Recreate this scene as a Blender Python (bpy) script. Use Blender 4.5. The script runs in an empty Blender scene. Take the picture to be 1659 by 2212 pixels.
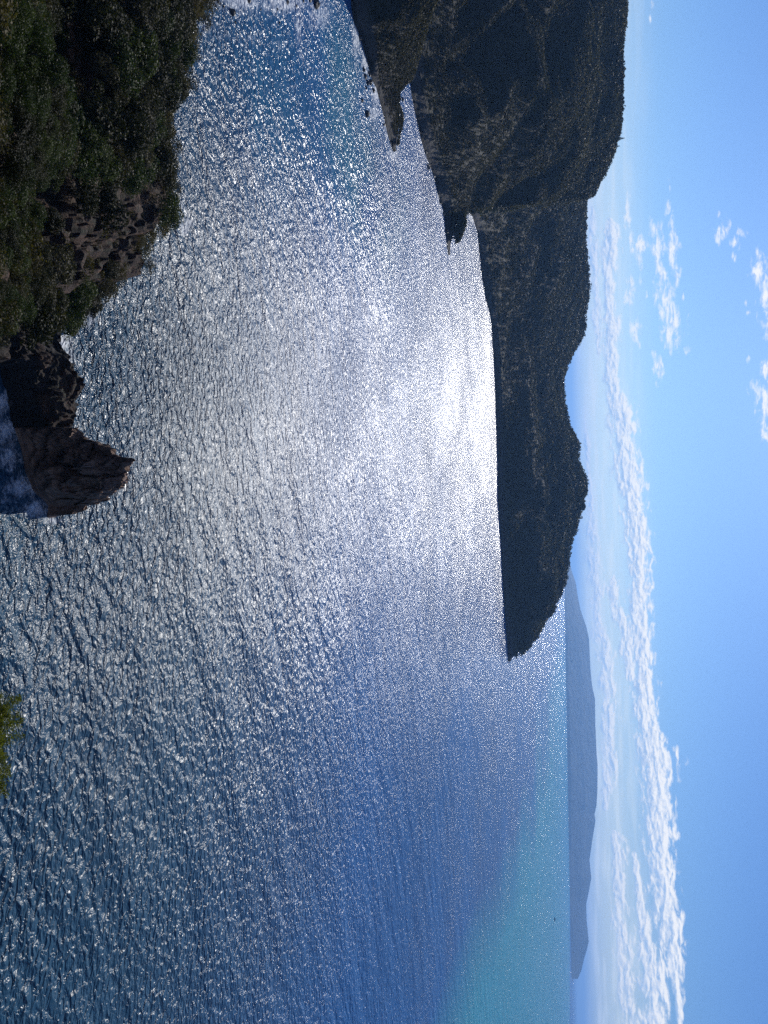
import bpy, bmesh, math, random
import numpy as np
from mathutils import Vector, Matrix

R = math.radians
C = bpy.context.scene.collection
scene = bpy.context.scene

# ------------------------------------------------------------------ camera
# The photograph was taken with the camera turned on its side: the picture's right edge is "up".
CAM_Z = 80.0
PITCH, ROLL, F = R(12.54), R(1.16), 1790.0          # F in picture units (picture = 1659 x 2212 units)
d0 = np.array((0, math.cos(PITCH), -math.sin(PITCH)))
u0 = np.array((0, math.sin(PITCH), math.cos(PITCH)))
r0 = np.array((1.0, 0, 0))
rr = r0*math.cos(ROLL) - u0*math.sin(ROLL)
uu = u0*math.cos(ROLL) + r0*math.sin(ROLL)
cam_d = bpy.data.cameras.new('camera'); cam = bpy.data.objects.new('camera', cam_d); C.objects.link(cam)
cam_d.sensor_fit = 'VERTICAL'; cam_d.sensor_height = 36.0; cam_d.lens = 36.0*F/2212.0
cam_d.clip_start = 0.3; cam_d.clip_end = 200000.0
m = Matrix.Identity(4)
for i in range(3):
    m[i][0] = uu[i]; m[i][1] = -rr[i]; m[i][2] = -d0[i]
m[2][3] = CAM_Z
cam.matrix_world = m
scene.camera = cam

# ------------------------------------------------------------------ exposure, sun, sky
SUN_AZ, SUN_EL = R(-6.5), R(27.5)
scene.view_settings.view_transform = 'Standard'
scene.view_settings.look = 'None'
scene.view_settings.exposure = -0.30
scene.view_settings.gamma = 1.0
scene.cycles.use_denoising = False
scene.cycles.sample_clamp_direct = 0.0
scene.cycles.sample_clamp_indirect = 4.0
scene.cycles.max_bounces = 5
scene.cycles.diffuse_bounces = 2
scene.cycles.glossy_bounces = 2
scene.cycles.transmission_bounces = 2
scene.cycles.volume_bounces = 0
scene.cycles.caustics_reflective = False
scene.cycles.caustics_refractive = False

sun_d = bpy.data.lights.new('sun', 'SUN'); sun = bpy.data.objects.new('sun', sun_d); C.objects.link(sun)
sun_d.energy = 4.9; sun_d.angle = R(0.53); sun_d.color = (1.0, 0.96, 0.9)
to_sun = Vector((math.sin(SUN_AZ)*math.cos(SUN_EL), math.cos(SUN_AZ)*math.cos(SUN_EL), math.sin(SUN_EL)))
sun.rotation_euler = to_sun.to_track_quat('Z', 'Y').to_euler()
sun.location = (0, 0, 300)


def ray(X, Y):
    X = np.asarray(X, float); Y = np.asarray(Y, float)
    return rr*(Y[..., None]-1106) + uu*(X[..., None]-829.5) + d0*F


def azt(X, Y):
    """azimuth (rad) and depression tangent of a picture point"""
    v = ray(X, Y)
    h = np.hypot(v[..., 0], v[..., 1])
    return np.arctan2(v[..., 0], v[..., 1]), -v[..., 2]/h


def water_pt(X, Y):
    a, t = azt(X, Y); D = CAM_Z/t
    return D*np.sin(a), D*np.cos(a), D


# ---- node helper
class NT:
    def __init__(s, tree): s.t = tree; s.n = tree.nodes; s.l = tree.links
    def node(s, typ, **kw):
        n = s.n.new(typ)
        for k, v in kw.items(): setattr(n, k, v)
        return n
    def put(s, sock, v):
        if isinstance(v, bpy.types.NodeSocket): s.l.new(v, sock)
        elif v is not None: sock.default_value = v
    def math(s, op, a, b=None, c=None, clamp=False):
        n = s.node('ShaderNodeMath', operation=op, use_clamp=clamp)
        s.put(n.inputs[0], a); s.put(n.inputs[1], b); s.put(n.inputs[2], c)
        return n.outputs[0]
    def vmath(s, op, a, b=None, c=None):
        n = s.node('ShaderNodeVectorMath', operation=op)
        s.put(n.inputs[0], a); s.put(n.inputs[1], b)
        if c is not None: s.put(n.inputs[2], c)
        return n.outputs['Value'] if op in ('LENGTH', 'DOT_PRODUCT', 'DISTANCE') else n.outputs[0]
    def noise(s, vec, scale=1.0, detail=2.0, rough=0.5, lac=2.0, dist=0.0, dims='3D', out=0, norm=True):
        n = s.node('ShaderNodeTexNoise', noise_dimensions=dims, normalize=norm)
        s.put(n.inputs['Vector'], vec); s.put(n.inputs['Scale'], scale); s.put(n.inputs['Detail'], detail)
        s.put(n.inputs['Roughness'], rough); s.put(n.inputs['Lacunarity'], lac); s.put(n.inputs['Distortion'], dist)
        return n.outputs[out]
    def remap(s, v, a, b, c=0.0, d=1.0, kind='LINEAR'):
        n = s.node('ShaderNodeMapRange', interpolation_type=kind)
        s.put(n.inputs[0], v); s.put(n.inputs[1], a); s.put(n.inputs[2], b); s.put(n.inputs[3], c); s.put(n.inputs[4], d)
        return n.outputs[0]
    def mix(s, f, a, b):
        n = s.node('ShaderNodeMix', data_type='RGBA')
        s.put(n.inputs['Factor'], f)
        s.put(n.inputs[6], a if isinstance(a, bpy.types.NodeSocket) else tuple(a)+(1,))
        s.put(n.inputs[7], b if isinstance(b, bpy.types.NodeSocket) else tuple(b)+(1,))
        return n.outputs[2]
    def xyz(s, x, y, z):
        n = s.node('ShaderNodeCombineXYZ'); s.put(n.inputs[0], x); s.put(n.inputs[1], y); s.put(n.inputs[2], z)
        return n.outputs[0]
    def fcurve(s, v, pts):
        n = s.node('ShaderNodeFloatCurve'); cu = n.mapping.curves[0]
        n.mapping.use_clip = True
        pts = sorted(pts)
        cu.points[0].location = pts[0]; cu.points[1].location = pts[-1]
        for p in pts[1:-1]: cu.points.new(*p)
        for p in cu.points: p.handle_type = 'VECTOR'
        n.mapping.update()
        s.put(n.inputs['Value'], v)
        return n.outputs[0]


world = bpy.data.worlds.new('World'); scene.world = world; world.use_nodes = True
SKY_STRENGTH = 0.075
def build_world():
    g = NT(world.node_tree); g.n.clear()
    tc = g.node('ShaderNodeTexCoord'); gen = tc.outputs['Generated']
    sky = g.node('ShaderNodeTexSky', sky_type='NISHITA', sun_disc=False)
    sky.sun_elevation = SUN_EL; sky.sun_rotation = SUN_AZ
    sky.altitude = 80; sky.air_density = 1.0; sky.dust_density = 0.6; sky.ozone_density = 2.2
    sep = g.node('ShaderNodeSeparateXYZ'); g.l.new(gen, sep.inputs[0])
    az = g.math('MULTIPLY', g.math('ARCTAN2', sep.outputs[0], sep.outputs[1]), 180/math.pi)
    el = g.math('MULTIPLY', g.math('ARCSINE', sep.outputs[2]), 180/math.pi)
    p = g.xyz(az, el, 0.0)
    # clouds: (Y, Xlow, Xhigh) of each bank in the picture, turned into azimuth / elevation in degrees
    def ae(X, Y):
        a, t = azt(X, Y); return math.degrees(float(a)), -math.degrees(math.atan(float(t)))
    main = [(400,1316,1318),(470,1310,1316),(482,1310,1327),(539,1306,1331),(593,1304,1322),(646,1309,1323),(700,1308,1331),(754,1308,1331),(808,1311,1329),
            (848,1314,1340),(875,1320,1356),(915,1326,1361),(955,1332,1366),(985,1333,1366),(1026,1335,1377),(1079,1348,1383),(1133,1358,1388),
            (1160,1359,1394),(1200,1362,1393),(1227,1364,1396),(1257,1372,1398),(1281,1364,1396),(1321,1367,1393),(1375,1370,1400),(1415,1372,1400),
            (1469,1376,1406),(1522,1373,1409),(1563,1380,1411),(1581,1387,1413),(1605,1386,1430),(1624,1386,1442),(1662,1393,1443),(1697,1396,1434),(1756,1402,1444),
            (1814,1405,1443),(1870,1410,1447),(1885,1411,1453),(1900,1411,1443),(1931,1416,1452),(1989,1422,1463),(2048,1440,1467),(2106,1449,1470),(2164,1461,1473),(2300,1466,1475)]
    low = [(440,1275,1280),(467,1266,1292),(560,1262,1300),(640,1275,1300),(700,1280,1304),(780,1290,1296),(840,1256,1260),(972,1262,1274),(1040,1266,1276),(1106,1268,1284),(1160,1268,1290),(1200,1264,1290),
           (1267,1276,1301),(1321,1276,1293),(1361,1284,1308),(1402,1292,1321),(1455,1295,1321),(1509,1300,1326),(1549,1300,1331),(1589,1306,1330),
           (1654,1306,1330),(1697,1299,1325),(1741,1299,1312),(1765,1308,1310),(1790,1322,1324),(1800,1322,1344),(1829,1319,1350),(1887,1322,1352),(1946,1323,1352),
           (2004,1325,1356),(2062,1326,1368),(2121,1334,1369),(2194,1340,1385),(2300,1340,1395)]
    mid = [(1230,1324,1325),(1243,1322,1331),(1267,1314,1334),(1310,1318,1334),(1330,1330,1360),(1375,1340,1369),(1415,1346,1371),(1460,1353,1373),(1478,1358,1360),
           (1490,1354,1366),(1500,1360,1361),(1820,1366,1367),(1843,1366,1376),(1902,1372,1386),(1946,1375,1394),(1989,1380,1405),(2033,1372,1404),(2092,1383,1436),(2150,1394,1439),(2208,1394,1436),(2300,1394,1440)]
    A0, A1, E0, E1 = -36.0, 36.0, -1.0, 15.0
    an = g.remap(az, A0, A1)
    dmin = None; rel = None
    for band in (main, low, mid):
        clo, chi = [], []
        for (Y, xl, xh) in band:
            a, e1 = ae(xl, Y); _, e2 = ae(xh, Y)
            q = (a-A0)/(A1-A0)
            if not 0 < q < 1: continue
            clo.append((q, (e1-E0)/(E1-E0))); chi.append((q, (e2-E0)/(E1-E0)))
        lo = g.math('MULTIPLY_ADD', g.fcurve(an, clo), E1-E0, E0)
        hi = g.math('MULTIPLY_ADD', g.fcurve(an, chi), E1-E0, E0)
        half = g.math('MULTIPLY', g.math('SUBTRACT', hi, lo), 0.5)
        cen = g.math('MULTIPLY', g.math('ADD', hi, lo), 0.5)
        sd = g.math('DIVIDE', g.math('SUBTRACT', el, cen), g.math('MAXIMUM', half, 0.02))
        d = g.math('ABSOLUTE', sd)
        d = g.math('ADD', d, g.remap(half, .05, .14, 2.5, 0.0))
        # outside the framed azimuths the banks fade away
        d = g.math('ADD', d, g.math('MULTIPLY', g.math('MAXIMUM', g.math('SUBTRACT', g.math('ABSOLUTE', az), 34.5), 0.0), 0.8))
        if band is mid: d = g.math('ADD', d, .3)
        if band is low: d = g.math('ADD', g.math('MULTIPLY', d, 1.1), g.math('ADD', g.remap(az, -18, -4, .75, .28), g.remap(az, 16, 26, 0.0, .25)))
        if dmin is None: dmin, rel = d, sd
        else:
            lt = g.math('LESS_THAN', d, dmin)
            rel = g.math('ADD', g.math('MULTIPLY', sd, lt), g.math('MULTIPLY', rel, g.math('SUBTRACT', 1.0, lt)))
            dmin = g.math('MINIMUM', d, dmin)
    blobs = [(1355,470,8,26),(1364,520,7,22),(1383,530,9,22),(1380,560,7,14),(1358,640,9,28),(1372,715,9,26),(1386,608,6,12),(1398,640,5,12),
             (1414,495,9,16),(1422,540,12,34),(1426,590,12,34),(1440,645,16,34),(1450,705,21,34),(1456,742,10,16),
             (1451,500,8,26),(1453,545,11,30),(1459,590,9,26),(1442,440,6,30),(1475,640,4,14),(1478,728,4,12),(1488,757,7,10),
             (1411,765,6,14),(1420,790,10,16),(1424,808,8,14),(1418,826,4,10),
             (1552,468,5,14),(1559,492,11,18),(1551,517,5,12),(1600,502,8,10),(1588,522,8,12),(1583,553,6,12),
             (1640,585,14,26),(1652,610,12,24),(1656,640,12,22),(1664,690,16,26),(1634,547,5,8),(1613,655,6,9),(1617,675,5,8),(1617,775,5,8),
             (1652,800,8,22),(1650,850,18,24),(1656,890,16,26),(1661,930,12,26),(1409,14,5,14),(1404,40,4,10)]
    bmin = None
    for (X, Y, rx, ry) in blobs:
        a, e = ae(X, Y); a2, _ = ae(X, Y+ry); _, e2 = ae(X+rx, Y)
        sx, sy = 1/max(abs(a2-a), .05), 1/max(abs(e2-e), .05)
        v = g.vmath('MULTIPLY_ADD', p, (sx, sy, 0), (-a*sx, -e*sy, 0))
        L = g.vmath('LENGTH', v)
        if rx <= 6: L = g.math('ADD', L, .42)
        bmin = L if bmin is None else g.math('MINIMUM', L, bmin)
    # loose cumulus overhead and behind, outside the frame (they are what the sea mirrors)
    hz = g.xyz(g.math('DIVIDE', sep.outputs[0], g.math('MAXIMUM', sep.outputs[2], .08)), g.math('DIVIDE', sep.outputs[1], g.math('MAXIMUM', sep.outputs[2], .08)), 0.0)
    over = g.remap(g.noise(hz, 0.8, 6, .55), .56, .68, 0.0, 1.0, 'SMOOTHSTEP')
    over = g.math('MULTIPLY', over, g.remap(el, 15.0, 19.0, 0, 1, 'SMOOTHSTEP'))
    q = g.vmath('MULTIPLY', p, (0.52, 1.25, 1))
    warp = g.noise(q, 1.4, 3, .55, out=1)
    q2 = g.vmath('ADD', q, g.vmath('MULTIPLY', g.vmath('SUBTRACT', warp, (.5, .5, .5)), (.5, .5, 0)))
    n1 = g.noise(q2, 1.9, 5, .5)
    n1up = g.noise(g.vmath('ADD', q2, (-0.03, 0.13, 0)), 1.9, 5, .5)
    nf = g.noise(q2, 6.0, 5, .55)
    body = g.math('SUBTRACT', 2.15, dmin)
    body = g.math('ADD', body, g.math('MULTIPLY', g.math('SUBTRACT', n1, .52), 4.6))
    body = g.math('ADD', body, g.math('MULTIPLY', g.math('SUBTRACT', nf, .5), .9))
    dens = g.remap(body, 0.0, 1.3, 0, 1, 'SMOOTHSTEP')
    b2 = g.math('ADD', g.math('SUBTRACT', 1.40, bmin), g.math('MULTIPLY', g.math('SUBTRACT', n1, .5), 5.0))
    b2 = g.math('ADD', b2, g.math('MULTIPLY', g.math('SUBTRACT', nf, .5), 1.5))
    dens2 = g.math('MULTIPLY', g.remap(b2, -.1, 1.7, 0, 1, 'SMOOTHSTEP'), .92)
    dens = g.math('MAXIMUM', g.math('MAXIMUM', dens, dens2), over)
    # thin veil low over the sea
    veil = g.math('MULTIPLY', g.remap(el, 0.8, 6.0, 1, 0, 'SMOOTHSTEP'), g.remap(g.noise(g.vmath('MULTIPLY', p, (.16, 1.6, 1)), 1.3, 4, .5), .42, .66, .55, .95, 'SMOOTHSTEP'))
    shade = g.math('ADD', g.math('MULTIPLY', g.math('SUBTRACT', n1, n1up), 4.6), g.math('MULTIPLY_ADD', g.math('MINIMUM', g.math('MAXIMUM', rel, -1.5), 1.2), .30, .58))
    shade = g.math('ADD', shade, g.math('MULTIPLY', g.math('SUBTRACT', nf, .5), .9), clamp=True)
    cc = g.mix(shade, CLOUD_DARK, CLOUD_LIGHT)
    # nearer the horizon the clouds sink into the haze
    skyc = g.vmath('MULTIPLY', sky.outputs[0], SKY_TINT)
    hsv = g.node('ShaderNodeHueSaturation'); hsv.inputs['Saturation'].default_value = 1.0; g.l.new(skyc, hsv.inputs['Color'])
    sc = g.mix(veil, hsv.outputs[0], VEIL)
    far = g.remap(el, 0.5, 5.0, .75, 1.0)
    col = g.mix(g.math('MULTIPLY', dens, far), sc, cc)
    bg = g.node('ShaderNodeBackground'); g.l.new(col, bg.inputs[0]); bg.inputs[1].default_value = SKY_STRENGTH
    out = g.node('ShaderNodeOutputWorld'); g.l.new(bg.outputs[0], out.inputs[0])
CLOUD_DARK, CLOUD_LIGHT, VEIL = (6.6, 9.4, 14.0), (16.5, 16.6, 16.8), (14.6, 16.0, 16.6)
SKY_TINT = (.47, .80, 1.40)
build_world()

# ------------------------------------------------------------------ numpy noise
def _hash(i, j, k, seed):
    h = (i*374761393 + j*668265263 + k*2147483647 + seed*1274126177) & 0xffffffff
    h = ((h ^ (h >> 13))*1274126177) & 0xffffffff
    return ((h ^ (h >> 16)) & 0xffff)/65535.0


def vnoise(p, seed=0):
    p = np.asarray(p, float); i = np.floor(p).astype(np.int64); f = p-i; f = f*f*(3-2*f); o = 0
    for a in (0, 1):
        for b in (0, 1):
            for c in (0, 1):
                w = np.where(a, f[..., 0], 1-f[..., 0])*np.where(b, f[..., 1], 1-f[..., 1])*np.where(c, f[..., 2], 1-f[..., 2])
                o = o + w*_hash(i[..., 0]+a, i[..., 1]+b, i[..., 2]+c, seed)
    return o*2-1


def fbm(p, scale, octaves=4, seed=0, gain=.5):
    p = np.asarray(p, float)/scale; o = 0; a = 1; t = 0
    for k in range(octaves):
        o = o + a*vnoise(p, seed+k*17); t += a; a *= gain; p = p*2.03
    return o/t


# ------------------------------------------------------------------ mesh helpers
def mesh_np(name, verts, faces, mats, smooth=False, attrs=None, midx=None):
    """faces: (n,4) or (n,3) array"""
    verts = np.asarray(verts, np.float32); faces = np.asarray(faces, np.int32)
    me = bpy.data.meshes.new(name)
    k = faces.shape[1]
    me.vertices.add(len(verts)); me.vertices.foreach_set('co', verts.ravel())
    me.loops.add(faces.size); me.loops.foreach_set('vertex_index', faces.ravel())
    me.polygons.add(len(faces)); me.polygons.foreach_set('loop_start', np.arange(0, faces.size, k, dtype=np.int32))
    try: me.polygons.foreach_set('loop_total', np.full(len(faces), k, np.int32))
    except Exception: pass
    for mt in (mats if isinstance(mats, (list, tuple)) else [mats]): me.materials.append(mt)
    if midx is not None: me.polygons.foreach_set('material_index', np.asarray(midx, np.int32))
    me.polygons.foreach_set('use_smooth', np.full(len(faces), smooth, bool))
    if attrs:
        for an, av in attrs.items():
            at = me.attributes.new(an, 'FLOAT', 'POINT'); at.data.foreach_set('value', np.asarray(av, np.float32).ravel())
    me.update(calc_edges=True); me.validate()
    return me


def link(name, me, parent=None, **props):
    o = bpy.data.objects.new(name, me); C.objects.link(o)
    if parent is not None: o.parent = parent
    for k, v in props.items(): o[k] = v
    return o


def grid_faces(nr, nc):
    idx = np.arange(nr*nc).reshape(nr, nc)
    return np.stack([idx[:-1, :-1], idx[:-1, 1:], idx[1:, 1:], idx[1:, :-1]], -1).reshape(-1, 4)


# ------------------------------------------------------------------ materials
def mat(name):
    mt = bpy.data.materials.new(name); mt.use_nodes = True
    g = NT(mt.node_tree); g.n.clear()
    out = g.node('ShaderNodeOutputMaterial'); b = g.node('ShaderNodeBsdfPrincipled')
    g.l.new(b.outputs[0], out.inputs[0])
    return mt, g, b, out


def foliage(name, dark, mid_, light, trans=.25, gloss=.55, attr=None):
    mt, g, b, out = mat(name)
    if attr:
        a = g.node('ShaderNodeAttribute', attribute_name=attr); rnd = a.outputs['Fac']
    else:
        oi = g.node('ShaderNodeObjectInfo'); rnd = oi.outputs['Random']
    geo = g.node('ShaderNodeNewGeometry')
    tc = g.node('ShaderNodeTexCoord')
    n = g.noise(geo.outputs['Position'], .35, 3, .6)
    isl = geo.outputs['Random Per Island']
    f = g.math('ADD', g.math('MULTIPLY', rnd, .55), g.math('MULTIPLY', isl, .25))
    f = g.math('ADD', f, g.math('MULTIPLY', n, .35))
    c = g.mix(g.remap(f, .15, .6), dark, mid_)
    c = g.mix(g.remap(f, .6, 1.0), c, light)
    g.l.new(c, b.inputs['Base Color']); b.inputs['Roughness'].default_value = gloss
    b.inputs['Specular IOR Level'].default_value = .12
    tr = g.node('ShaderNodeBsdfTranslucent'); g.l.new(g.vmath('MULTIPLY', c, (1.1, 1.25, .6)), tr.inputs[0])
    mx = g.node('ShaderNodeMixShader'); mx.inputs[0].default_value = trans
    g.l.new(b.outputs[0], mx.inputs[1]); g.l.new(tr.outputs[0], mx.inputs[2]); g.l.new(mx.outputs[0], out.inputs[0])
    return mt


def rockmat(name, c1, c2, c3, scale=1.0, strata=0.0, bump=.6, rough=.85):
    mt, g, b, out = mat(name)
    geo = g.node('ShaderNodeNewGeometry'); P = geo.outputs['Position']
    n = g.noise(P, .25*scale, 6, .62)
    if strata:
        ps = g.vmath('ADD', g.vmath('MULTIPLY', P, (.15, .3, 2.6)), g.vmath('MULTIPLY', g.noise(P, .2, 3, .5, out=1), (1, 1, 1.6)))
        st = g.noise(ps, strata, 4, .6)
        n2 = g.math('ADD', g.math('MULTIPLY', n, .45), g.math('MULTIPLY', st, .55))
    else: n2 = n
    c = g.mix(g.remap(n2, .36, .52), c1, c2)
    c = g.mix(g.remap(n2, .54, .66), c, c3)
    g.l.new(c, b.inputs['Base Color']); b.inputs['Roughness'].default_value = rough
    b.inputs['Specular IOR Level'].default_value = .35
    bp = g.node('ShaderNodeBump'); bp.inputs['Strength'].default_value = bump; bp.inputs['Distance'].default_value = .5/scale
    hh = g.math('ADD', n2, g.math('MULTIPLY', g.noise(P, 1.6*scale, 5, .65), .35))
    g.l.new(hh, bp.inputs['Height']); g.l.new(bp.outputs[0], b.inputs['Normal'])
    return mt


def groundmat(name, rock1, rock2, rock3, scrub, scrub2, thr=(.55, .75), band=None, scale=1.0):
    """steep faces show rock, gentler ones scrubby earth; an optional wave-washed band near the water"""
    mt, g, b, out = mat(name)
    geo = g.node('ShaderNodeNewGeometry'); P = geo.outputs['Position']
    sep = g.node('ShaderNodeSeparateXYZ'); g.l.new(geo.outputs['True Normal'], sep.inputs[0])
    n = g.noise(P, .18*scale, 6, .62); n2 = g.noise(P, 1.1*scale, 5, .6)
    ps = g.vmath('MULTIPLY', P, (.2*scale, .35*scale, 1.3*scale))
    st = g.noise(ps, .7, 5, .6)
    rk = g.mix(g.remap(st, .38, .55), rock1, rock2); rk = g.mix(g.remap(g.math('ADD', g.math('MULTIPLY', n, .6), g.math('MULTIPLY', st, .4)), .52, .64), rk, rock3)
    sc = g.mix(g.remap(n2, .35, .65), scrub, scrub2)
    f = g.remap(g.math('ADD', sep.outputs[2], g.math('MULTIPLY', g.math('SUBTRACT', n, .5), .9)), thr[0], thr[1], 0, 1, 'SMOOTHSTEP')
    c = g.mix(f, rk, sc)
    if band:
        sp = g.node('ShaderNodeSeparateXYZ'); g.l.new(P, sp.inputs[0])
        z = g.math('ADD', sp.outputs[2], g.math('MULTIPLY', g.math('SUBTRACT', n, .5), band[1]))
        c = g.mix(g.remap(z, band[0], band[0]*1.5, 1, 0), c, band[2])
        c = g.mix(g.remap(z, band[0]*.25, band[0]*.45, 1, 0), c, band[3])
    if scale == 1.0:
        vo = g.node('ShaderNodeTexVoronoi', feature='DISTANCE_TO_EDGE'); g.l.new(g.vmath('ADD', g.vmath('MULTIPLY', P, (.55, .55, 1.0)), g.vmath('MULTIPLY', g.noise(P, .8, 3, .6, out=1), (1.1, 1.1, 1.1))), vo.inputs['Vector'])
        crk = g.remap(vo.outputs['Distance'], 0.0, .10, 0, 1)
        c = g.mix(g.math('MULTIPLY', g.math('SUBTRACT', 1, crk), g.math('SUBTRACT', 1, f)), c, rock1)
        st = g.math('ADD', st, g.math('MULTIPLY', crk, .9))
    g.l.new(c, b.inputs['Base Color']); b.inputs['Roughness'].default_value = .88
    b.inputs['Specular IOR Level'].default_value = .3
    bp = g.node('ShaderNodeBump'); bp.inputs['Strength'].default_value = .8; bp.inputs['Distance'].default_value = .6/scale
    g.l.new(g.math('ADD', g.math('ADD', n2, st), g.math('MULTIPLY', g.noise(P, 4*scale, 4, .6), .3)), bp.inputs['Height']); g.l.new(bp.outputs[0], b.inputs['Normal'])
    return mt


M_near = groundmat('headland_ground', (.024, .015, .011), (.10, .052, .032), (.28, .16, .10), (.022, .026, .014), (.04, .036, .022), thr=(.80, 1.04), band=(3.0, 2.5, (.03, .027, .027), (.012, .012, .014)))
M_hill = groundmat('hill_ground', (.03, .025, .018), (.045, .036, .026), (.075, .058, .042), (.022, .024, .012), (.038, .034, .018), thr=(.35, .6), band=(4.5, 5.0, (.05, .043, .038), (.013, .012, .013)), scale=.4)
M_isle = groundmat('island_ground', (.02, .025, .022), (.025, .03, .025), (.035, .038, .03), (.012, .02, .014), (.02, .028, .018), thr=(.1, .4), scale=.01)
M_stack = rockmat('stack_rock', (.055, .034, .025), (.18, .112, .078), (.38, .25, .17), 1.0, strata=.8, bump=1.0)
M_boulder = rockmat('boulder_rock', (.02, .018, .018), (.04, .034, .032), (.075, .062, .055), 2.0, bump=.8, rough=.55)
M_leaf_near = foliage('shrub_leaves', (.010, .012, .005), (.024, .026, .010), (.060, .055, .026), .25, .6)
M_leaf_green = foliage('bright_leaves', (.015, .023, .006), (.034, .050, .012), (.075, .085, .028), .3, .55)
M_leaf_olive = foliage('olive_leaves', (.028, .026, .014), (.055, .049, .027), (.10, .085, .05), .25, .6)
M_leaf_yellow = foliage('yellow_green_leaves', (.08, .09, .012), (.15, .155, .02), (.24, .22, .04), .4, .45)
M_leaf_far = foliage('tree_leaves', (.020, .022, .009), (.052, .050, .019), (.11, .094, .04), .3, .6)
M_leaf_mass = foliage('forest_leaves', (.012, .012, .005), (.046, .038, .013), (.11, .086, .032), .35, .6, attr='tint')
M_bark, g_, b_, _o = mat('bark')
g_.l.new(g_.mix(g_.noise(g_.node('ShaderNodeTexCoord').outputs['Object'], 9, 4), (.05, .04, .03), (.12, .095, .07)), b_.inputs['Base Color']); b_.inputs['Roughness'].default_value = .9

# ------------------------------------------------------------------ water
def pic_of(x, y, z):
    """picture coordinates (X, Y) of world points, used once to say where foam and shallows lie on the sea"""
    v = np.stack([x, y, z-CAM_Z], -1); dd = np.maximum(v@d0, 1e-3)
    return 829.5 + F*(v@uu)/dd, 1106 + F*(v@rr)/dd, (v@d0) > 1


def build_water():
    na, nr = 900, 420
    # finer towards the open sea in front
    s = np.linspace(-1, 1, na); az = np.pi*(s*.42 + .58*s**3)
    rad = np.concatenate([[0.0], np.exp(np.linspace(math.log(20), math.log(60000), nr-1))])
    A, D = np.meshgrid(az, rad)
    x, y = D*np.sin(A), D*np.cos(A); z = np.zeros_like(x)
    X, Y, ok = pic_of(x, y, z)
    # turquoise shallows: a wedge that widens to the right, ending well short of the horizon
    yb = [1250, 1430, 1494, 1673, 1780, 1852, 1941, 2031, 2200, 2500]
    xb = [1226, 1205, 1190, 1170, 1142, 1110, 1087, 1045, 985, 900]
    lo = np.interp(Y, yb, xb)
    wob = fbm(np.stack([x, y, z], -1), 330, 5, 5)*np.interp(Y, [1250, 1900], [12, 34])
    soft = np.interp(Y, [1250, 2000], [14, 42])
    sh = np.clip((X-lo+wob)/soft*.5+.5, 0, 1)*np.clip((1231.5-X)/1.2, 0, 1)*np.clip((Y-1250)/200, 0, 1)
    # clearer, more green-blue water over sand in the left bay
    def blob(cx, cy, rx, ry, ang=0.0):
        c, s_ = math.cos(ang), math.sin(ang); dx, dy = X-cx, Y-cy
        a = (dx*c+dy*s_)/rx; b = (-dx*s_+dy*c)/ry
        return np.exp(-(a*a+b*b))
    bay = np.clip(blob(790, 400, 60, 170, -.25)+.8*blob(740, 180, 45, 150, -.1)+.45*blob(600, 200, 170, 240), 0, 1)
    # calm slicks, where the small wind ripples die down
    bay = bay*np.clip(.75+1.2*fbm(np.stack([x, y, z], -1), 38, 4, 6), .1, 1)
    calm = np.clip(blob(640, 210, 150, 190, -.45)+blob(770, 430, 60, 150, -.3), 0, 1)
    sheen = np.clip(blob(470, 950, 260, 420, 0)+.8*blob(250, 1500, 250, 300)+.5*blob(150, 1900, 260, 350), 0, 1)
    calm = np.clip(calm+.15*blob(980, 1980, 330, 420), 0, 1.1)
    foam = np.zeros_like(x)
    for (cx, cy, rx, ry, st) in [(470,-10,60,28,.85),(520,-5,60,45,.9),(610,5,70,34,.85),(600,-50,160,45,1.2),(450,60,25,30,.6),(645,60,10,55,.8),(690,30,40,50,.7),(655,110,6,36,.7),
                                (770,70,12,75,.9),(790,130,11,40,1.0),(812,200,12,30,1.0),(808,245,16,25,.8),(835,260,9,45,.8),(850,335,18,14,.8),
                                (385,450,10,28,.8),(404,487,10,22,1.3),(128,738,22,22,1.5),(150,770,22,26,.8),(190,690,30,26,.7),(235,640,25,18,.6),
                                (20,985,26,50,.9),(25,1060,28,36,.8),(60,1050,20,40,1.1),(80,1100,34,24,1.1),(15,930,22,40,1.1),(6,870,16,40,1.2),(110,1125,30,12,.9),
                                (915,330,6,60,.6),(948,430,7,60,.55),(1001,420,5,20,1.3),(1020,470,9,16,.8),(1034,520,4,50,.7),(1096,1350,3,60,.5),(1097,1365,4,8,1.4),(975,555,10,12,.6),
                                (480,75,30,20,.5),(540,80,40,20,.5),(610,100,20,20,.5)]:
        foam = np.maximum(foam, st*blob(cx, cy, rx, ry))
    for arr in (sh, bay, calm, foam, sheen): arr[~ok] = 0
    # unresolved ripples: surface roughness grows where the wind breaks the surface up
    clr = np.clip((Y-1250)/420, 0, 1)*np.clip((X-560)/330, 0, 1)*ok
    opn = np.clip((D-150)/190, 0, 1); opn = opn*opn*(3-2*opn)
    rough = np.interp(D, [0, 150, 350, 800, 2000, 8000], [.27, .27, .27, .25, .22, .22])+.15*sheen-.05*calm-.07*blob(230, 800, 110, 260)
    v = np.stack([x, y, z], -1).reshape(-1, 3)
    return mesh_np('water', v, grid_faces(nr, na)[:, ::-1], M_water, True, dict(shallow=sh, bay=bay, calm=calm, foam=foam, rough=rough, open=opn, lively=1-.22*sheen+.25*blob(230, 800, 120, 280), clear=clr))


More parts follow.
